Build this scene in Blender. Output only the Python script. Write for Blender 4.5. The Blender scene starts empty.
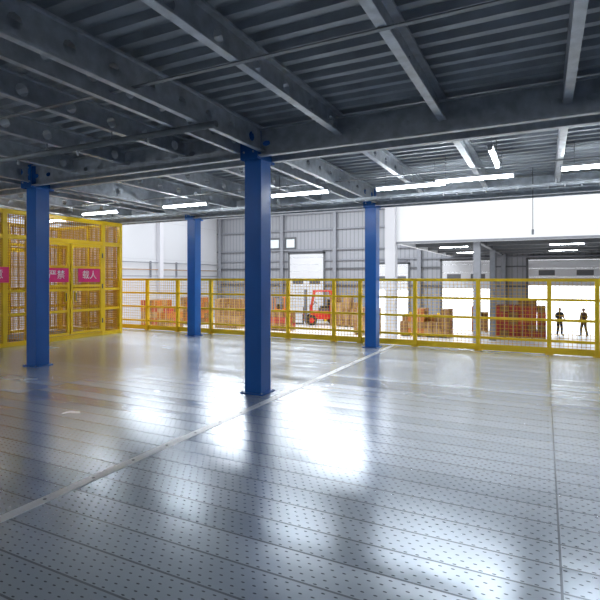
import bpy, math, random
from mathutils import Vector, Matrix
random.seed(4)
sc = bpy.context.scene
sc.view_settings.view_transform = 'Standard'
sc.view_settings.look = 'None'
sc.view_settings.exposure = 0.0
COL = sc.collection
GZ = -2.1      # ground level of hall
YB = 38.0      # rear wall
XL = -27.6
XR = 20.0
YF = -12.0
HZ = 9.0

# ---------------------------------------------------------------- materials
def nt(name):
    m = bpy.data.materials.new(name); m.use_nodes = True
    n = m.node_tree.nodes; l = m.node_tree.links
    return m, n, l, n['Principled BSDF']

def mat(name, col, rough=0.5, metal=0.0, var=0.12, scale=6.0, bump=0.0, emit=0.0, spec=0.5):
    m, n, l, b = nt(name)
    b.inputs['Roughness'].default_value = rough
    b.inputs['Metallic'].default_value = metal
    b.inputs['Specular IOR Level'].default_value = spec
    g = n.new('ShaderNodeNewGeometry')
    no = n.new('ShaderNodeTexNoise'); no.inputs['Scale'].default_value = scale
    no.inputs['Detail'].default_value = 4
    l.new(g.outputs['Position'], no.inputs['Vector'])
    r = n.new('ShaderNodeValToRGB')
    r.color_ramp.elements[0].position = 0.3; r.color_ramp.elements[1].position = 0.7
    r.color_ramp.elements[0].color = (*[c*(1-var) for c in col], 1)
    r.color_ramp.elements[1].color = (*[min(1, c*(1+var)) for c in col], 1)
    l.new(no.outputs['Fac'], r.inputs['Fac'])
    l.new(r.outputs['Color'], b.inputs['Base Color'])
    if bump:
        bp = n.new('ShaderNodeBump'); bp.inputs['Strength'].default_value = bump
        bp.inputs['Distance'].default_value = 0.01
        l.new(no.outputs['Fac'], bp.inputs['Height']); l.new(bp.outputs['Normal'], b.inputs['Normal'])
    if emit:
        b.inputs['Emission Color'].default_value = (*col, 1)
        b.inputs['Emission Strength'].default_value = emit
    return m

def stripes(name, col, axis='X', period=0.3, dark=0.6, duty=0.15, rough=0.5, metal=0.0):
    m, n, l, b = nt(name)
    b.inputs['Roughness'].default_value = rough; b.inputs['Metallic'].default_value = metal
    g = n.new('ShaderNodeNewGeometry'); s = n.new('ShaderNodeSeparateXYZ')
    l.new(g.outputs['Position'], s.inputs[0])
    a = n.new('ShaderNodeMath'); a.operation = 'DIVIDE'; a.inputs[1].default_value = period
    l.new(s.outputs[axis], a.inputs[0])
    f = n.new('ShaderNodeMath'); f.operation = 'FRACT'; l.new(a.outputs[0], f.inputs[0])
    c = n.new('ShaderNodeMath'); c.operation = 'LESS_THAN'; c.inputs[1].default_value = duty
    l.new(f.outputs[0], c.inputs[0])
    mx = n.new('ShaderNodeMix'); mx.data_type = 'RGBA'
    mx.inputs['A'].default_value = (*col, 1); mx.inputs['B'].default_value = (*[x*dark for x in col], 1)
    l.new(c.outputs[0], mx.inputs['Factor']); l.new(mx.outputs['Result'], b.inputs['Base Color'])
    bp = n.new('ShaderNodeBump'); bp.inputs['Strength'].default_value = 0.4; bp.inputs['Distance'].default_value = 0.02
    bp.invert = True
    l.new(c.outputs[0], bp.inputs['Height']); l.new(bp.outputs['Normal'], b.inputs['Normal'])
    return m

def deck_material():
    m, n, l, b = nt('galvanised_deck')
    g = n.new('ShaderNodeNewGeometry'); s = n.new('ShaderNodeSeparateXYZ')
    l.new(g.outputs['Position'], s.inputs[0])
    def M(op, a, bb=None, clamp=False):
        x = n.new('ShaderNodeMath'); x.operation = op; x.use_clamp = clamp
        for i, v in enumerate((a, bb)):
            if v is None: continue
            if isinstance(v, (int, float)): x.inputs[i].default_value = v
            else: l.new(v, x.inputs[i])
        return x.outputs[0]
    X = s.outputs['X']; Y = s.outputs['Y']
    PW = 0.24
    yp = M('DIVIDE', Y, PW); pid = M('FLOOR', yp); yf = M('FRACT', yp)
    xs = M('DIVIDE', M('ADD', X, 3.03), 3.1); xid = M('FLOOR', xs); xf = M('FRACT', xs)
    cb = n.new('ShaderNodeCombineXYZ'); l.new(pid, cb.inputs[0]); l.new(xid, cb.inputs[1])
    wn = n.new('ShaderNodeTexWhiteNoise'); wn.noise_dimensions = '3D'; l.new(cb.outputs[0], wn.inputs['Vector'])
    seam = M('LESS_THAN', yf, 0.055)
    seamx = M('LESS_THAN', xf, 0.004)
    seam = M('MAXIMUM', seam, seamx)
    # perforations : staggered small oval dimples
    ry = M('FRACT', M('MULTIPLY', yf, 5.0)); rid = M('FLOOR', M('MULTIPLY', yf, 5.0))
    off = M('MULTIPLY', M('MODULO', rid, 2.0), 0.5)
    rx = M('FRACT', M('ADD', M('DIVIDE', X, 0.065), off))
    dx = M('MULTIPLY', M('SUBTRACT', rx, 0.5), 0.065); dy = M('MULTIPLY', M('SUBTRACT', ry, 0.5), 0.048)
    dist = M('SQRT', M('ADD', M('POWER', M('MULTIPLY', dx, 0.45), 2.0), M('POWER', dy, 2.0)))
    dot = M('LESS_THAN', dist, 0.0048)
    # colour
    no = n.new('ShaderNodeTexNoise'); no.inputs['Scale'].default_value = 0.9; no.inputs['Detail'].default_value = 4
    l.new(g.outputs['Position'], no.inputs['Vector'])
    no2 = n.new('ShaderNodeTexNoise'); no2.inputs['Scale'].default_value = 22; no2.inputs['Detail'].default_value = 3
    l.new(g.outputs['Position'], no2.inputs['Vector'])
    v = M('ADD', M('MULTIPLY', wn.outputs['Value'], 0.6), M('MULTIPLY', no.outputs['Fac'], 0.4))
    r = n.new('ShaderNodeValToRGB')
    r.color_ramp.elements[0].position = 0.2; r.color_ramp.elements[1].position = 0.8
    r.color_ramp.elements[0].color = (0.52, 0.585, 0.67, 1); r.color_ramp.elements[1].color = (0.70, 0.77, 0.86, 1)
    l.new(v, r.inputs['Fac'])
    mx = n.new('ShaderNodeMix'); mx.data_type = 'RGBA'; mx.inputs['B'].default_value = (0.05, 0.055, 0.06, 1)
    l.new(M('MAXIMUM', M('MULTIPLY', seam, 0.6), M('MULTIPLY', dot, 0.8)), mx.inputs['Factor'])
    l.new(r.outputs['Color'], mx.inputs['A']); l.new(mx.outputs['Result'], b.inputs['Base Color'])
    b.inputs['Metallic'].default_value = 0.62
    ro = M('ADD', 0.17, M('ADD', M('MULTIPLY', no.outputs['Fac'], 0.08), M('MULTIPLY', wn.outputs['Value'], 0.06)))
    l.new(ro, b.inputs['Roughness'])
    # height: plank crown + dents
    h = M('ADD', M('MULTIPLY', M('SINE', M('MULTIPLY', yf, math.pi)), 0.45), M('MULTIPLY', no2.outputs['Fac'], 0.2))
    h = M('SUBTRACT', h, M('MULTIPLY', seam, 0.5))
    h = M('SUBTRACT', h, M('MULTIPLY', dot, 0.4))
    bp = n.new('ShaderNodeBump'); bp.inputs['Strength'].default_value = 0.3; bp.inputs['Distance'].default_value = 0.006
    l.new(h, bp.inputs['Height']); l.new(bp.outputs['Normal'], b.inputs['Normal'])
    return m

BLUE = mat('blue_paint', (0.005, 0.12, 0.46), 0.32, var=0.08, scale=2)
YEL = mat('yellow_paint', (0.90, 0.60, 0.012), 0.38, var=0.06, scale=3)
WIRE = mat('yellow_wire', (0.68, 0.40, 0.015), 0.5, var=0.1)
CWIRE = mat('cage_wire', (0.58, 0.28, 0.015), 0.5, var=0.1)
GALV = mat('galvanised_steel', (0.46, 0.50, 0.55), 0.42, 0.4, 0.2, 9, 0.1)
GALVD = mat('galvanised_steel_dull', (0.20, 0.22, 0.24), 0.5, 0.5, 0.2, 5, 0.1)
STRIP = mat('joint_strip_steel', (0.80, 0.82, 0.84), 0.35, 0.5, 0.05, 12)
DECK = deck_material()
CEIL = mat('ceiling_deck_steel', (0.32, 0.35, 0.39), 0.5, 0.3, 0.2, 2.5)
WHITE = mat('white_wall_paint', (0.74, 0.75, 0.77), 0.7, var=0.03, scale=0.6)
OFFW = mat('off_white_paint', (0.56, 0.56, 0.60), 0.6, var=0.03, scale=1)
WHITEP = stripes('white_panel_cladding', (0.52, 0.53, 0.56), 'Z', 3.0, 0.85, 0.012, 0.6)
GREYW = stripes('grey_cladding', (0.29, 0.30, 0.33), 'X', 0.35, 0.72, 0.22, 0.5)
GREY = mat('grey_steel_paint', (0.22, 0.23, 0.26), 0.5, var=0.08)
DGREY = mat('dark_grey_paint', (0.10, 0.105, 0.115), 0.5, var=0.1)
CONC = mat('concrete_floor', (0.72, 0.72, 0.72), 0.4, var=0.08, scale=0.5)
ROOF = mat('roof_sheet', (0.5, 0.5, 0.52), 0.6, var=0.05)
BLACK = mat('black_rubber', (0.015, 0.015, 0.017), 0.7)
RED = mat('red_paint', (0.62, 0.02, 0.015), 0.45)
ORANGE = mat('orange_paint', (0.75, 0.20, 0.02), 0.45)
PINK = mat('pink_sign', (0.80, 0.02, 0.19), 0.4, var=0.02)
WTXT = mat('white_lettering', (0.9, 0.9, 0.9), 0.5, var=0.01)
CARD = mat('cardboard', (0.24, 0.12, 0.05), 0.8, var=0.3, scale=3)
CARD2 = mat('cardboard_light', (0.36, 0.21, 0.10), 0.8, var=0.25, scale=3)
CARDO = mat('orange_carton', (0.42, 0.13, 0.03), 0.8, var=0.25, scale=3)
TAPE = mat('packing_tape', (0.42, 0.30, 0.18), 0.35)
WOOD = mat('pallet_wood', (0.42, 0.28, 0.14), 0.8, var=0.2)
REDBOX = mat('red_carton', (0.36, 0.04, 0.03), 0.7, var=0.35, scale=2.5)
DOORW = mat('door_panel_white', (0.62, 0.63, 0.66), 0.5, var=0.03)
GLASS = mat('window_pane', (0.75, 0.82, 0.86), 0.1, var=0.05)
TUBE = mat('lamp_tube', (0.92, 0.97, 1.0), 0.4, var=0.0, emit=42)

# ---------------------------------------------------------------- mesh builder
class MB:
    def __init__(s, name): s.name = name; s.v = []; s.f = []; s.mi = []; s.mats = []; s.sm = []
    def m(s, mt):
        if mt not in s.mats: s.mats.append(mt)
        return s.mats.index(mt)
    def poly(s, pts, mt, smooth=False):
        o = len(s.v); s.v += [tuple(p) for p in pts]; s.f.append(list(range(o, o+len(pts)))); s.mi.append(s.m(mt)); s.sm.append(smooth)
    def box(s, c, d, mt, rz=0.0, mtx=None):
        x, y, z = d[0]/2, d[1]/2, d[2]/2
        P = [Vector((i*x, j*y, k*z)) for i in (-1, 1) for j in (-1, 1) for k in (-1, 1)]
        if rz: R = Matrix.Rotation(rz, 3, 'Z'); P = [R @ p for p in P]
        if mtx: P = [mtx @ p for p in P]
        o = len(s.v); s.v += [tuple(p+Vector(c)) for p in P]
        for f in ((0, 1, 3, 2), (4, 6, 7, 5), (0, 4, 5, 1), (2, 3, 7, 6), (0, 2, 6, 4), (1, 5, 7, 3)):
            s.f.append([o+i for i in f]); s.mi.append(s.m(mt)); s.sm.append(False)
    def bb(s, x0, x1, y0, y1, z0, z1, mt):
        s.box(((x0+x1)/2, (y0+y1)/2, (z0+z1)/2), (abs(x1-x0), abs(y1-y0), abs(z1-z0)), mt)
    def cyl(s, a, b, r, mt, n=12, r2=None):
        a = Vector(a); b = Vector(b); d = (b-a).normalized(); r2 = r if r2 is None else r2
        u = d.orthogonal().normalized(); w = d.cross(u)
        o = len(s.v)
        for P, rr in ((a, r), (b, r2)):
            for i in range(n):
                t = 2*math.pi*i/n; s.v.append(tuple(P+(u*math.cos(t)+w*math.sin(t))*rr))
        k = s.m(mt)
        for i in range(n):
            j = (i+1) % n; s.f.append([o+i, o+j, o+n+j, o+n+i]); s.mi.append(k); s.sm.append(True)
        s.f.append([o+i for i in range(n)][::-1]); s.mi.append(k); s.sm.append(False)
        s.f.append([o+n+i for i in range(n)]); s.mi.append(k); s.sm.append(False)
    def make(s, loc=None, rz=0.0, parent=None, bevel=0.0):
        me = bpy.data.meshes.new(s.name); me.from_pydata(s.v, [], s.f)
        for mt in s.mats: me.materials.append(mt)
        for p, k, q in zip(me.polygons, s.mi, s.sm): p.material_index = k; p.use_smooth = q
        me.update()
        ob = bpy.data.objects.new(s.name, me); COL.objects.link(ob)
        if loc: ob.location = loc
        ob.rotation_euler[2] = rz
        if parent: ob.parent = parent
        if bevel:
            bv = ob.modifiers.new('bevel', 'BEVEL'); bv.width = bevel; bv.segments = 2; bv.limit_method = 'ANGLE'
        return ob

def web(mb, axis, const, s0, s1, z0, z1, pitch, r, mt, slot=1.0):
    """thin beam web with round punched holes; axis = run direction"""
    n = max(1, int(round((s1-s0)/pitch))); L = (s1-s0)/n; zc = (z0+z1)/2
    def P(a, z): return (a, const, z) if axis == 'X' else (const, a, z)
    for i in range(n):
        a = s0+i*L; b = a+L; c = (a+b)/2
        outer = [(b, zc), (b, z1), (c, z1), (a, z1), (a, zc), (a, z0), (c, z0), (b, z0)]
        inner = [(c+slot*r*math.cos(k*math.pi/4), zc+r*math.sin(k*math.pi/4)) for k in range(8)]
        for k in range(8):
            j = (k+1) % 8
            mb.poly([P(*outer[k]), P(*outer[j]), P(*inner[j]), P(*inner[k])], mt)

def cbeam(mb, axis, const, s0, s1, z0, z1, fl, mt, pitch=0.5, r=0.05, side=1, slot=1.0):
    t = 0.006
    web(mb, axis, const, s0, s1, z0, z1, pitch, r, mt, slot)
    for z in (z0, z1):
        if axis == 'X': mb.bb(s0, s1, const, const+side*fl, z-t/2, z+t/2, mt)
        else: mb.bb(const, const+side*fl, s0, s1, z-t/2, z+t/2, mt)
    for z, dz in ((z0, 0.02), (z1, -0.02)):
        if axis == 'X': mb.bb(s0, s1, const+side*fl-t/2, const+side*fl+t/2, z, z+dz, mt)
        else: mb.bb(const+side*fl-t/2, const+side*fl+t/2, s0, s1, z, z+dz, mt)

# ---------------------------------------------------------------- room shell
DX0, DX1, DY0, DY1 = -13.2, XR, YF, 11.0
g = MB('ground'); g.bb(XL-10, XR+15, YF, YB+40, GZ-0.2, GZ, CONC); g.make()

fl = MB('floor'); fl.bb(DX0, DX1, DY0, DY1, -0.04, 0.0, DECK)
y = DY0+0.3
while y < DY1:
    fl.bb(DX0, DX1, y, y+0.06, -0.24, -0.04, GALVD); y += 1.2
fl.bb(DX0, DX1, DY1-0.02, DY1, -0.3, 0.0, YEL)
fl.make()
st = MB('floor_joint_strip'); st.bb(-3.075, -2.985, DY0, DY1-0.02, 0.0, 0.004, STRIP)
yy = DY0+.2
while yy < DY1-.2:
    st.cyl((-3.03, yy, .004), (-3.03, yy, .007), .012, GALVD, 8); yy += .4
st.make()

# openings in the rear wall : (xcenter, width, door head z, closed-to z)
DOORS = [(-18.3, 3.2, 3.6, GZ, 1), (-5.2, 3.4, 2.8, 0.75, 1), (1.3, 4.6, 2.8, 1.0, 1), (-10.8, 2.6, 2.6, 0.6, 1), (8.5, 3.4, 2.8, 0.9, 1)]
wb = MB('wall_back')
xs = XL
for d in sorted(DOORS):
    a = d[0]-d[1]/2; b = d[0]+d[1]/2
    wb.bb(xs, a, YB, YB+0.2, GZ, HZ, GREYW)
    wb.bb(a, b, YB, YB+0.2, d[2], HZ, GREYW); xs = b
wb.bb(xs, XR, YB, YB+0.2, GZ, HZ, GREYW)
wb.make()
wl = MB('wall_left'); wl.bb(XL-0.2, XL, YF, YB+0.2, GZ, HZ, WHITEP); wl.make()
wr = MB('wall_right'); wr.bb(XR, XR+0.2, YF, YB+0.2, GZ, HZ, WHITEP); wr.make()
wf = MB('wall_front'); wf.bb(XL, XR, YF-0.2, YF, GZ, HZ, WHITE); wf.make()
rf = MB('ceiling_hall'); rf.bb(XL, XR, YF, YB+0.2, HZ, HZ+0.2, ROOF); rf.make()

# steel framing on rear wall
fr = MB('wall_framing')
for x in (-27.2, -24.0, -20.6, -15.6, -12.6, -8.6, -2.6, 4.2, 11.5):
    fr.bb(x-.15, x+.15, YB-.34, YB-.32, GZ, HZ, GREY); fr.bb(x-.15, x+.15, YB-.02, YB, GZ, HZ, GREY); fr.bb(x-.01, x+.01, YB-.32, YB-.02, GZ, HZ, GREY)
for z in (3.9, 5.6, 7.0):
    fr.bb(XL, -6.5, YB-.2, YB-.02, z, z+.12, GREY)
for z in (0.9, 2.3, 3.0):
    xs = XL
    for d in sorted(DOORS):
        if z < d[2]+.2:
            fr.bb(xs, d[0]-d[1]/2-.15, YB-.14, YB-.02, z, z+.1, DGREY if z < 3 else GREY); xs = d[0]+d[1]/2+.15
    fr.bb(xs, XR, YB-.14, YB-.02, z, z+.1, GREY)
fr.make()

# dock doors (sectional, partly raised)
for i, (xc, w, head, low, _) in enumerate(sorted(DOORS)):
    d = MB('door_%d' % (i+1))
    d.bb(xc-w/2-.15, xc-w/2, YB-.12, YB-.001, GZ, head+.15, DGREY)
    d.bb(xc+w/2, xc+w/2+.15, YB-.12, YB-.001, GZ, head+.15, DGREY)
    d.bb(xc-w/2-.15, xc+w/2+.15, YB-.12, YB-.001, head, head+.15, DGREY)
    z = low; k = 0
    while z < head-.05:
        z1 = min(z+.6, head)
        d.bb(xc-w/2, xc+w/2, YB-.08, YB-.03, z+.015, z1-.015, DOORW)
        if k == (5 if low < 0 else 1):
            nW = 2
            for q in range(nW):
                cx = xc-w/2+w*(q+.5)/nW
                d.bb(cx-.5, cx+.5, YB-.095, YB-.08, z+.12, z1-.12, DGREY)
        d.bb(xc-w/2, xc+w/2, YB-.075, YB-.055, z-.012, z+.012, DGREY)
        z = z1; k += 1
    d.cyl((xc-w/2, YB-.2, head+.25), (xc+w/2, YB-.2, head+.25), .07, GREY)
    for sx in (-1, 1):
        d.bb(xc+sx*(w/2+.25)-.08, xc+sx*(w/2+.25)+.08, YB-.3, YB-.14, GZ, GZ+1.0, YEL)
    d.make()

# windows on rear wall
def window(name, x0, x1, z0, z1, n):
    w = MB(name)
    w.bb(x0, x1, YB-.06, YB-.01, z0, z1, DGREY)
    ww = (x1-x0)/n
    for i in range(n):
        w.bb(x0+i*ww+.16, x0+(i+1)*ww-.16, YB-.07, YB-.055, z0+.18, z1-.18, GLASS)
    w.make()
window('window_1', -22.1, -20.85, 4.02, 5.1, 1)
window('window_2', -20.4, -19.3, 4.02, 5.1, 1)

# upper storey block (white bulkhead) with soffit
ub = MB('wall_bulkhead'); BY = 22.9; BZ = 3.14
ub.bb(-6.3, XR, BY, BY+.2, BZ, HZ, WHITE)
ub.bb(-6.3, -6.1, BY+.2, YB-.36, BZ, HZ, WHITE)
ub.bb(-6.3, XR, BY-.02, BY, BZ, BZ+.1, GREY)
ub.make()
sf = MB('ceiling_soffit'); sf.bb(-6.1, XR, BY+.2, YB-.36, 3.4, 3.5, GREY)
for yb in (26, 29, 32, 35):
    sf.bb(-6.1, XR, yb, yb+.2, 3.14, 3.4, DGREY)
for xb in (-2.7, 3.5, 9.5):
    sf.bb(xb-.1, xb+.1, BY+.2, YB-.4, 3.14, 3.4, DGREY)
sf.make()
c = MB('white_column'); c.bb(-6.78, -6.3, BY-.25, BY+.2, GZ, HZ, OFFW); c.bb(-6.85, -6.3, BY-.3, BY+.25, GZ, GZ+.5, YEL); c.make()
for x in (-2.7, 3.5, 9.5, 15.5):
    for yb in (BY+.35, 30.6):
        c = MB('steel_column')
        c.bb(x-.15, x+.15, yb-.15, yb-.13, GZ, 3.14, GREY); c.bb(x-.15, x+.15, yb+.13, yb+.15, GZ, 3.14, GREY); c.bb(x-.01, x+.01, yb-.13, yb+.13, GZ, 3.14, GREY)
        c.bb(x-.2, x+.2, yb-.2, yb+.2, GZ, GZ+.03, GREY); c.make()
pp = MB('wall_pipes')
for z, r in ((2.2, .035), (2.75, .03), (1.7, .03)):
    pp.cyl((XL+.15, 4, z), (XL+.15, YB-.4, z), r, CARD2 if z == 2.2 else GREY)
yy = 5
while yy < YB:
    pp.bb(XL, XL+.2, yy, yy+.04, 1.6, 2.85, GREY); yy += 3
pp.make()
for yy in (14, 22, 30):
    c = MB('wall_column'); c.bb(XL, XL+.35, yy-.2, yy+.2, GZ, HZ, OFFW); c.make()

# ---------------------------------------------------------------- mezzanine ceiling
CT = 3.45
cl = MB('ceiling')
y = DY0+.05; p = 0.22; d = 0.055
while y < DY1-.01:
    ys = [y, y+.07, y+.10, y+.19, y+.22]; zs = [CT, CT, CT+d, CT+d, CT]
    for i in range(4):
        cl.poly([(DX0, ys[i], zs[i]), (DX1, ys[i], zs[i]), (DX1, ys[i+1], zs[i+1]), (DX0, ys[i+1], zs[i+1])], CEIL)
    y += p
cl.bb(DX0, DX1, DY0, DY1, CT+.07, CT+.12, CEIL)
cl.make()
ROWS = [-8.4, -3.75, 0.9, 5.55, 10.3]
GX = [-12.6, -7.9, -3.39, 1.35, 6.0, 10.7, 15.4]
pb = MB('primary_beams')
for Y in ROWS:
    for sd in (-1, 1):
        cbeam(pb, 'X', Y+sd*.135, DX0, DX1, 3.06, 3.40, .07, GALV, 0.30, 0.035, sd, 1.6)
for X in GX:
    for sd in (-1, 1):
        for a, b in zip(ROWS[:-1], ROWS[1:]):
            cbeam(pb, 'Y', X+sd*.135, a+.15, b-.15, 3.12, 3.42, .06, GALV, 0.45, 0.06, sd)
pb.make()
jo = MB('ceiling_joists')
joX = []
for a, b in zip(GX[:-1], GX[1:]):
    for k in (1, 2, 3): joX.append(a+(b-a)*k/4)
for X in joX:
    cbeam(jo, 'Y', X, DY0, DY1-.03, 3.20, 3.445, .075, GALV, 0.55, 0.065, 1)
for Y in (3.2, 7.9, -1.4):
    jo.bb(DX0, DX1, Y, Y+.04, 3.185, 3.195, GALVD)
jo.make()
eb = MB('edge_beam'); cbeam(eb, 'X', DY1, DX0, DX1, 3.14, 3.5, -.09, GALV, 0.6, 0.03, 1, 1.5); eb.make()

# blue columns
def column(x, y):
    c = MB('blue_column'); w = .125
    c.bb(x-w, x+w, y-w, y+w, 0.0, 3.42, BLUE)
    c.bb(x-.17, x+.17, y-.17, y+.17, 0.0, 0.014, BLUE)
    for i in (-1, 1):
        for j in (-1, 1): c.cyl((x+i*.148, y+j*.148, .014), (x+i*.148, y+j*.148, .03), .012, GALV, 6)
    for sd in (-1, 1):
        c.bb(x-.13, x+.13, y+sd*.215, y+sd*.223, 3.03, 3.42, BLUE)
        c.bb(x+sd*.126, x+sd*.134, y-.21, y+.21, 3.03, 3.42, BLUE)
        for zz in (3.12, 3.24, 3.36):
            for q in (-.07, .07):
                c.cyl((x+q, y+sd*.223, zz), (x+q, y+sd*.24, zz), .014, GALV, 6)
    c.make(bevel=.006)
    c2 = MB('support_column'); c2.bb(x-w, x+w, y-w, y+w, GZ, -.24, BLUE); c2.bb(x-.2, x+.2, y-.2, y+.2, GZ, GZ+.02, BLUE); c2.make()
column(-3.39, 5.55); column(-7.82, 5.55); column(-3.37, 10.3); column(-8.25, 10.3)
for X in (1.35, 6.0, 10.7):
    for Y in (0.9, -3.75): column(X, Y)
for X in (1.35, 6.0, 10.7): column(X, 10.3); column(X, 5.55)

# pipes & cable tray on ceiling
pi = MB('sprinkler_pipe')
pi.cyl((DX0, 4.1, 3.08), (-3.0, 4.1, 3.08), .035, GALVD)
for x in [q for q in joX if q < -3]:
    pi.cyl((x+.04, 4.1, 3.11), (x+.04, 4.1, 3.195), .008, GALVD, 6)
    pi.cyl((x+.6, 4.1, 3.05), (x+.6, 4.1, 2.99), .014, GALV, 8)
pi.make()
tr = MB('cable_tray')
tr.bb(DX0, 1.0, 9.30, 9.302, 3.06, 3.12, GALV); tr.bb(DX0, 1.0, 9.46, 9.462, 3.06, 3.12, GALV)
x = DX0
while x < 1.0: tr.bb(x, x+.02, 9.30, 9.46, 3.06, 3.065, GALV); x += .25
for x in [q for q in joX if q < 1]: tr.bb(x+.03, x+.04, 9.37, 9.39, 3.065, 3.195, GALVD)
tr.make()

# tube lamps
def tube(cx, cy, L=1.2, rz=0.0, z=3.06, top=CT):
    t = MB('tube_lamp')
    t.box((0, 0, .045), (L, .07, .035), DOORW)
    t.cyl((-L/2+.02, 0, 0), (L/2-.02, 0, 0), .022, TUBE, 10)
    for s in (-1, 1):
        t.box((s*(L/2-.012), 0, .012), (.024, .06, .06), DOORW)
        t.cyl((s*L*.35, 0, .06), (s*L*.35, 0, top-z), .005, GALVD, 6)
    t.make(loc=(cx, cy, z), rz=rz)
for x, y in ((-9.5, 8.35), (-6.9, 8.3), (-4.05, 8.1), (-2.05, 8.3), (-1.0, 8.1), (.80, 7.95)):
    tube(x, y)
tube(-.60, 7.0, 1.1, math.pi/2, 3.1)
for x, y in ((-6.5, 2.0), (-2.5, 1.0), (2.5, 2.0), (5.5, 6), (-9.5, 2), (0, -3), (5, -3), (-5, -3), (0, .2), (-4.5, -1), (4, 4.3), (-11.7, 6.9), (-11.7, 8.9)):  # further tubes, added for more light in the camera bay
    tube(x, y)
# tubes added under soffit to brighten the floor below the bulkhead
for x in (-4.4, 1, 6, 11):
    for y in (27.5, 33.5):
        tube(x, y, 1.5, 0, 3.2, 3.4)

# ---------------------------------------------------------------- railing
def mesh_panel(mb, axis, const, s0, s1, z0, z1, sp, t, mt):
    n = max(1, int((s1-s0)/sp))
    for i in range(1, n):
        a = s0+(s1-s0)*i/n
        if axis == 'X': mb.box((a, const, (z0+z1)/2), (t, t, z1-z0), mt)
        else: mb.box((const, a, (z0+z1)/2), (t, t, z1-z0), mt)
    n = max(1, int((z1-z0)/sp))
    for i in range(1, n):
        z = z0+(z1-z0)*i/n
        if axis == 'X': mb.box(((s0+s1)/2, const, z), (s1-s0, t, t), mt)
        else: mb.box((const, (s0+s1)/2, z), (t, s1-s0, t), mt)
RY = 10.85
rl = MB('yellow_railing')
posts = [-13.1, -11.6, -10.4, -9.26, -8.11, -6.95, -5.74, -4.5, -3.84, -2.56, -1.24, .086, .9, 2.2, 3.5, 4.8, 6.1, 7.4, 8.7, 10, 11.3, 12.6, 13.9]
for x in posts:
    rl.bb(x-.04, x+.04, RY-.04, RY+.04, 0, 1.5, YEL)
    rl.bb(x-.07, x+.07, RY-.07, RY+.07, 0, .012, YEL)
for a, b in zip(posts[:-1], posts[1:]):
    rl.bb(a, b, RY-.03, RY+.03, 1.44, 1.5, YEL)
    for z in (1.08, .68, .27):
        rl.bb(a, b, RY-.025, RY+.025, z-.025, z+.025, YEL)
    rl.bb(a, b, RY-.012, RY-.004, .012, .14, YEL)
    mesh_panel(rl, 'X', RY+.03, a+.03, b-.03, .1, 1.45, .075, .007, WIRE)
rl.make()
rs = MB('side_railing')
for i in range(13):
    y = -11.5+i*1.3
    rs.bb(-13.13, -13.07, y-.03, y+.03, 0, 1.5, YEL)
for z in (1.47, 1.08, .68, .27): rs.bb(-13.12, -13.08, -11.5, 4.1, z-.02, z+.02, YEL)
rs.bb(-13.11, -13.1, -11.5, 4.1, 0, .13, YEL); rs.make()

# ---------------------------------------------------------------- lift cage
cage = bpy.data.objects.new('lift_gate_cage', None); COL.objects.link(cage)
k = MB('cage_frame'); CX = -10.5; CB = -12.95; H = 3.02
def post(x, y, w=.1, h=H): k.bb(x-w/2, x+w/2, y-w/2, y+w/2, 0, h, YEL)
for y in (4.6, 6.65, 7.2, 9.3, 9.9): post(CX, y, .1 if y != 9.9 else .09)
for y in (4.6, 6.65, 8.3, 9.9): post(CB, y)
post((CX+CB)/2, 9.9, .07); post((CX+CB)/2, 4.6, .07)
for z in (.05, 2.42, H-.05):
    k.bb(CX-.04, CX+.04, 4.6, 9.9, z-.05, z+.05, YEL)
    k.bb(CB-.03, CB+.03, 4.6, 9.9, z-.04, z+.04, YEL)
    k.bb(CB, CX, 9.86, 9.92, z-.04, z+.04, YEL); k.bb(CB, CX, 4.58, 4.64, z-.04, z+.04, YEL)
for z in (1.22, .7):
    for a, b in ((4.6, 7.2), (9.3, 9.9)): k.bb(CX-.03, CX+.03, a, b, z-.03, z+.03, YEL)
    k.bb(CB-.03, CB+.03, 4.6, 9.9, z-.03, z+.03, YEL)
    k.bb(CB, CX, 9.87, 9.91, z-.03, z+.03, YEL)
for a, b in ((4.65, 6.6), (6.7, 7.15), (9.35, 9.85)):
    mesh_panel(k, 'Y', CX, a, b, .1, 2.4, .055, .009, CWIRE)
mesh_panel(k, 'Y', CX, 4.65, 9.85, 2.47, 2.95, .055, .012, CWIRE)
mesh_panel(k, 'Y', CB, 4.65, 9.85, .1, 2.95, .05, .018, CWIRE)
mesh_panel(k, 'X', 9.9, CB+.05, CX-.05, .1, 2.95, .05, .018, CWIRE)
mesh_panel(k, 'X', 4.6, CB+.05, CX-.05, .1, 2.95, .055, .009, CWIRE)
k.make(parent=cage)
for nm, a, b in (('gate_leaf_left', 7.27, 8.23), ('gate_leaf_right', 8.27, 9.23)):
    k = MB(nm); X = CX+.06
    for y in (a+.03, b-.03): k.bb(X-.025, X+.025, y-.03, y+.03, .12, 2.36, YEL)
    for z in (.15, .7, 1.22, 1.32, 1.78, 2.33): k.bb(X-.02, X+.02, a, b, z-.03, z+.03, YEL)
    mesh_panel(k, 'Y', X, a+.05, b-.05, .15, 2.33, .055, .010, CWIRE)
    hy = b-.12 if 'left' in nm else a+.12
    k.cyl((X+.06, hy, .95), (X+.06, hy, 1.15), .012, DGREY); k.box((X+.03, hy, 1.05), (.05, .05, .26), YEL)
    for z in (.4, 1.3, 2.1):
        yy = a if 'left' in nm else b
        k.cyl((X+.02, yy, z-.06), (X+.02, yy, z+.06), .02, DGREY, 8)
    k.make(parent=cage)
k = MB('lift_mast')
for y in (7.3, 9.1):
    k.bb(-12.5, -12.4, y-.05, y+.05, 0, H, YEL)
k.bb(-12.48, -12.42, 7.3, 9.1, 2.2, 2.3, YEL); k.bb(-12.3, -10.7, 7.4, 9.1, .01, .05, GALVD)
k.make(parent=cage)
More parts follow.
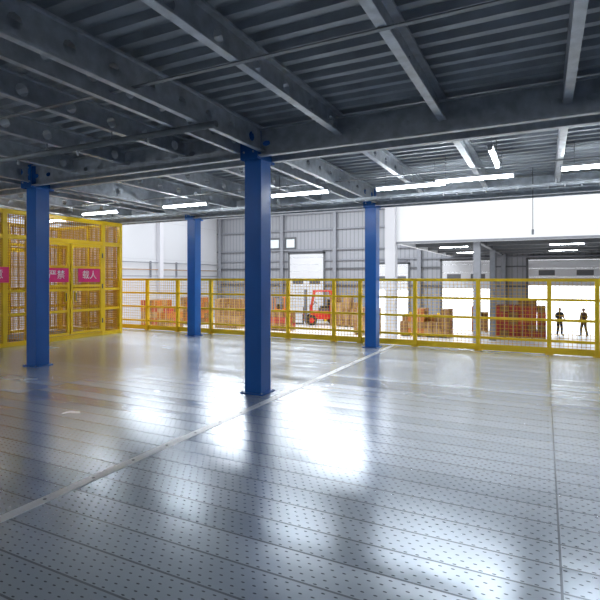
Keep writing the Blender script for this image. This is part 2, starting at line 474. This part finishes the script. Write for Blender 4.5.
def sign(y, z, w, h, text):
    s = MB('warning_sign'); s.bb(CX+.095, CX+.105, y-w/2, y+w/2, z-h/2, z+h/2, PINK)
    so = s.make(parent=cage)
    cu = bpy.data.curves.new('sign_text', 'FONT'); cu.body = text; cu.size = h*.66; cu.align_x = 'CENTER'; cu.align_y = 'CENTER'
    cu.extrude = .001; cu.materials.append(WTXT)
    t = bpy.data.objects.new('sign_text', cu); COL.objects.link(t); t.parent = cage
    t.location = (CX+.108, y, z); t.rotation_euler = (math.pi/2, 0, math.pi/2)
sign(7.86, 1.58, .66, .34, '严禁')
sign(8.80, 1.58, .66, .34, '载人')
sign(6.35, 1.58, .7, .34, '注意')

hc = MB('pendant_switch_cable'); hc.cyl((-.18, 9.5, 3.45), (-.18, 9.5, 2.35), .006, BLACK, 6); hc.bb(-.20, -.16, 9.48, 9.52, 2.27, 2.36, GREY); hc.make()

# ---------------------------------------------------------------- goods
def cartons(x, y, nx, ny, nz, s, mts, rz=0.0, name='carton_stack'):
    mb = MB(name); w = nx*s[0]; d = ny*s[1]
    npal = max(1, round(w/1.2))
    for q in range(npal):
        px = -w/2+w*(q+.5)/npal; pw = w/npal-.04
        for i in range(3): mb.box((px-pw/2+.06+i*(pw-.12)/2, 0, .05), (.1, d, .09), WOOD)
        for i in range(7): mb.box((px, -d/2+.06+i*(d-.12)/6, .11), (pw, .1, .022), WOOD)
    for i in range(nx):
        hcol = nz if random.random() > .35 else nz-1
        for j in range(ny):
            for k in range(hcol if random.random() > .2 else hcol-1):
                cx = -w/2+s[0]*(i+.5)+random.uniform(-.01, .01); cy = -d/2+s[1]*(j+.5); cz = .122+s[2]*(k+.5)
                m_ = random.choice(mts)
                mb.box((cx, cy, cz), (s[0]-.03, s[1]-.03, s[2]-.01), m_)
                mb.box((cx, cy, cz+.003), (.06, s[1]-.026, s[2]-.006), TAPE)
    return mb.make(loc=(x, y, GZ), rz=rz)
cartons(-6.6, 31.0, 6, 3, 4, (.5, .5, .40), [CARD, CARDO, CARD2])
cartons(-1.4, 32.6, 6, 3, 6, (.5, .5, .37), [REDBOX, REDBOX, CARD], name='red_carton_stack')
cartons(-20.6, 29.8, 4, 2, 5, (.5, .5, .4), [CARD, CARD2])
cartons(-23.6, 26.0, 5, 3, 5, (.5, .5, .4), [CARD, CARD2, CARDO, REDBOX])
cartons(-24.6, 31.0, 4, 3, 5, (.5, .5, .4), [CARD, CARDO])
cartons(-13.4, 34.5, 4, 2, 5, (.5, .5, .42), [CARD, CARD2])
cartons(-16.3, 30.0, 3, 2, 3, (.5, .5, .4), [REDBOX, CARD])
cartons(-10.2, 30.2, 3, 2, 4, (.5, .5, .4), [CARD2, CARD])
cartons(-3.9, 35.2, 2, 2, 4, (.5, .5, .4), [CARD, REDBOX])

def forklift(x, y, rz, body, s=1.0):
    f = MB('forklift')
    f.box((-.35, 0, .62), (1.5, 1.0, .5), body)
    f.box((-1.0, 0, .85), (.45, 1.0, .75), body)
    f.box((-.45, 0, .95), (.6, .7, .2), DGREY)
    f.box((-.5, 0, 1.1), (.5, .48, .1), BLACK); f.box((-.76, 0, 1.35), (.1, .48, .45), BLACK)
    f.box((.35, 0, 1.0), (.15, .8, .45), body)
    f.cyl((.3, 0, 1.15), (.1, 0, 1.4), .02, BLACK, 8); f.cyl((.09, 0, 1.4), (.07, 0, 1.42), .17, BLACK, 14)
    for sy in (-.45, .45):
        f.cyl((.35, sy, 1.0), (.15, sy, 2.1), .04, body, 8); f.cyl((-1.0, sy, 1.2), (-.85, sy, 2.1), .04, body, 8)
        f.box((-.35, sy, 2.1), (1.1, .08, .07), body)
    for i in range(7): f.box((-.85+i*.17, 0, 2.12), (.05, .9, .04), body)
    for sy in (-.42, .42):
        f.box((.66, sy*.8, 1.15), (.1, .07, 2.1), DGREY); f.box((.74, sy*.62, 1.2), (.07, .05, 2.0), GREY)
    for z in (.3, 1.1, 2.15): f.box((.66, 0, z), (.08, .68, .08), DGREY)
    f.box((.82, 0, .35), (.05, .9, .08), body); f.box((.82, 0, .65), (.05, .9, .08), body)
    for i in range(5): f.box((.82, -.36+i*.18, .85), (.03, .03, .5), DGREY)
    for sy in (-.28, .28):
        f.box((.85, sy, .35), (.04, .1, .6), BLACK); f.box((1.35, sy, .07), (1.0, .1, .04), BLACK)
    for wx, r in ((.35, .32), (-1.0, .26)):
        for sy in (-.5, .5):
            f.cyl((wx, sy-.1, r), (wx, sy+.1, r), r, BLACK, 20); f.cyl((wx, sy-.11, r), (wx, sy+.11, r), r*.5, body, 14)
    ob = f.make(loc=(x, y, GZ), rz=rz, bevel=.012); ob.scale = (s, s, s)
forklift(-18.6, 33.6, math.radians(-70), ORANGE)
forklift(-15.9, 34.8, math.radians(-150), RED, 1.25)

# ---------------------------------------------------------------- people
def skin_obj(name, verts, edges, radii, mats, matfun, levels=2, root=0, parent=None):
    me = bpy.data.meshes.new(name+'_src'); me.from_pydata(verts, edges, [])
    ob = bpy.data.objects.new(name+'_src', me); COL.objects.link(ob)
    ob.modifiers.new('s', 'SKIN'); sd = ob.modifiers.new('ss', 'SUBSURF'); sd.levels = levels; sd.render_levels = levels
    for i, r in enumerate(radii):
        q = me.skin_vertices[0].data[i]
        q.radius = r if isinstance(r, tuple) else (r, r); q.use_root = (i == root)
    dg = bpy.context.evaluated_depsgraph_get(); dg.update()
    nm = bpy.data.meshes.new_from_object(ob.evaluated_get(dg)); bpy.data.objects.remove(ob)
    nm.materials.clear()
    for m_ in mats: nm.materials.append(m_)
    for p in nm.polygons: p.material_index = matfun(p.center); p.use_smooth = True
    nm.name = name
    o = bpy.data.objects.new(name, nm); COL.objects.link(o)
    if parent: o.parent = parent
    return o
SKIN = mat('skin', (0.50, 0.28, 0.19), 0.55, var=0.05)
HAIR = mat('black_hair', (0.02, 0.016, 0.014), 0.6)
EYE = mat('eye_white', (0.8, 0.8, 0.8), 0.3)
LIP = mat('lips', (0.4, 0.14, 0.12), 0.5)
def person(x, y, rz, shirt, trousers, arms, legs):
    root = bpy.data.objects.new('warehouse_worker', None); COL.objects.link(root)
    root.location = (x, y, GZ); root.rotation_euler[2] = rz
    V = [(0, 0, .95), (0, 0, 1.08), (0, -.01, 1.25), (0, 0, 1.40), (0, 0.005, 1.48), (0, -.005, 1.56)]
    R = [(.165, .13), (.16, .125), (.185, .135), (.17, .12), (.06, .06), (.055, .055)]
    E = [(0, 1), (1, 2), (2, 3), (3, 4), (4, 5)]
    wr = []
    for s, (el, wp) in zip((-1, 1), arms):
        o = len(V); V += [(s*.18, 0, 1.41), tuple(el), tuple((Vector(el)*.4+Vector(wp)*.6)), tuple(wp)]
        R += [.075, .056, .048, .032]; E += [(3, o), (o, o+1), (o+1, o+2), (o+2, o+3)]
        wr.append((s, Vector(el), Vector(wp)))
    for s, (kn, an) in zip((-1, 1), legs):
        o = len(V); V += [(s*.10, 0, .86), tuple(kn), tuple(Vector(kn)*.6+Vector(an)*.4), tuple(an), (an[0]+s*.02, an[1]-.06, .045), (an[0]+s*.035, an[1]-.17, .035)]
        R += [.105, .078, .072, .055, (.05, .042), (.044, .03)]; E += [(0, o), (o, o+1), (o+1, o+2), (o+2, o+3), (o+3, o+4), (o+4, o+5)]
    def mf(c):
        if c.z > 1.47 and abs(c.x) < .1: return 2
        for s, e, w in wr:
            if (c-w).length < .045: return 2
        if c.z < .10: return 3
        if c.z < .93:
            for s, e, w in wr:
                if (c-w).length < .14 or (c-(w+e)/2).length < .14 or (c-e).length < .09: return 0
            return 1
        return 0
    skin_obj('body', V, E, R, [shirt, trousers, SKIN, BLACK], mf, 2, 0, root)
    for s, e, w in wr:
        d = (w-e).normalized(); side = d.cross(Vector((0, -1, 0.2))).normalized(); nrm = side.cross(d).normalized()
        HV = [tuple(w), tuple(w+d*.05), tuple(w+d*.085)]; HR = [(.026, .02), (.036, .016), (.034, .014)]; HE = [(0, 1), (1, 2)]
        for i, L in enumerate((.068, .078, .072, .056)):
            o = len(HV); b = w+d*.088+side*(i-1.5)*.019
            HV += [tuple(b), tuple(b+d*L*.5-nrm*.008), tuple(b+d*L*.85-nrm*.028)]; HR += [.009, .0085, .007]
            HE += [(2, o), (o, o+1), (o+1, o+2)]
        o = len(HV); b = w+d*.035-side*.03
        HV += [tuple(b), tuple(b+d*.03-side*.02-nrm*.01), tuple(b+d*.055-side*.024-nrm*.02)]; HR += [.012, .010, .008]
        HE += [(1, o), (o, o+1), (o+1, o+2)]
        skin_obj('hand', HV, HE, HR, [SKIN], lambda c: 0, 1, 0, root)
    hz = 1.635
    import bmesh
    bm = bmesh.new(); bmesh.ops.create_uvsphere(bm, u_segments=24, v_segments=18, radius=1)
    for v in bm.verts:
        p = v.co.copy(); taper = 1-.22*max(0, -p.z)
        v.co = Vector((p.x*.078*taper, p.y*.098*taper-.008*max(0, -p.z), p.z*.12))
    me = bpy.data.meshes.new('head'); bm.to_mesh(me); bm.free(); me.materials.append(SKIN); me.materials.append(HAIR)
    for p in me.polygons:
        c = p.center; p.use_smooth = True
        if c.z > .065 or (c.y > .01 and c.z > -.03): p.material_index = 1
    ho = bpy.data.objects.new('head', me); COL.objects.link(ho); ho.parent = root; ho.location = (0, -.015, hz)
    fc = MB('face')
    for s in (-1, 1):
        fc.cyl((s*.03, -.1, hz+.003), (s*.03, -.110, hz+.003), .012, EYE, 10); fc.cyl((s*.03, -.110, hz+.003), (s*.03, -.1115, hz+.003), .006, HAIR, 8)
        fc.box((s*.03, -.107, hz+.025), (.034, .012, .006), HAIR)
        fc.cyl((s*.072, -.01, hz+.0), (s*.088, .0, hz+.0), .026, SKIN, 10, .02)
    fc.cyl((0, -.108, hz+.008), (0, -.134, hz-.028), .008, SKIN, 8, .014)
    fc.box((0, -.107, hz-.055), (.045, .012, .012), LIP)
    fc.make(parent=root)
DARK = mat('dark_workwear', (0.03, 0.032, 0.04), 0.8); DARK2 = mat('dark_trousers', (0.02, 0.022, 0.03), 0.8)
ORW = mat('brown_jacket', (0.10, 0.05, 0.03), 0.8)
person(.86, 35.0, math.radians(35), DARK, DARK2,
       [((-.30, -.04, 1.14), (-.12, -.26, 1.22)), ((.30, .03, 1.14), (.20, -.20, 1.05))],
       [((-.13, -.04, .49), (-.16, .0, .09)), ((.14, -.02, .49), (.20, .06, .09))])
person(2.2, 35.2, math.radians(-50), ORW, DARK2,
       [((-.27, .03, 1.13), (-.27, -.08, .88)), ((.28, -.02, 1.13), (.14, -.24, 1.10))],
       [((-.12, -.08, .50), (-.15, -.06, .09)), ((.13, .02, .49), (.17, .12, .09))])

# ---------------------------------------------------------------- lighting
def added_hall_light(x, y, e):  # unseen panels added under the roof to light the hall
    root = bpy.data.objects.new('added_hall_panel', None); COL.objects.link(root); root.location = (x, y, 8.6)
    b = MB('housing'); b.box((0, 0, .06), (3.6, 1.6, .1), GREY)
    for i in (-1, 1):
        for j in (-1, 1): b.cyl((i*1.6, j*.6, .1), (i*1.6, j*.6, .4), .01, GREY, 6)
    b.make(parent=root)
    L = bpy.data.lights.new('added_area_light', 'AREA'); L.shape = 'RECTANGLE'; L.size = 3.5; L.size_y = 1.5; L.energy = e; L.color = (.93, .97, 1)
    lo = bpy.data.objects.new('added_area_light', L); COL.objects.link(lo); lo.parent = root
E = .40
for x in (-23, -16, -9.5):
    for y in (16, 24, 32): added_hall_light(x, y, (1100 if x == -23 else 1500)*E)
for x in (-2, 5, 12):
    for y in (13.5, 18.5): added_hall_light(x, y, 950*E)
for y in (0, 8): added_hall_light(-20, y, 1200*E)
w = bpy.data.worlds.new('World'); sc.world = w; w.use_nodes = True
bg = w.node_tree.nodes['Background']; bg.inputs[0].default_value = (.93, .96, 1, 1); bg.inputs[1].default_value = 4.5

# ---------------------------------------------------------------- camera
cam = bpy.data.cameras.new('camera'); co = bpy.data.objects.new('camera', cam); COL.objects.link(co)
co.location = (0, 0, 1.5); co.rotation_euler = (math.pi/2, 0, math.radians(26.5))
cam.sensor_width = 36; cam.lens = 490/600*36; cam.shift_y = -21.5/600; cam.clip_end = 300; cam.clip_start = .05
sc.camera = co
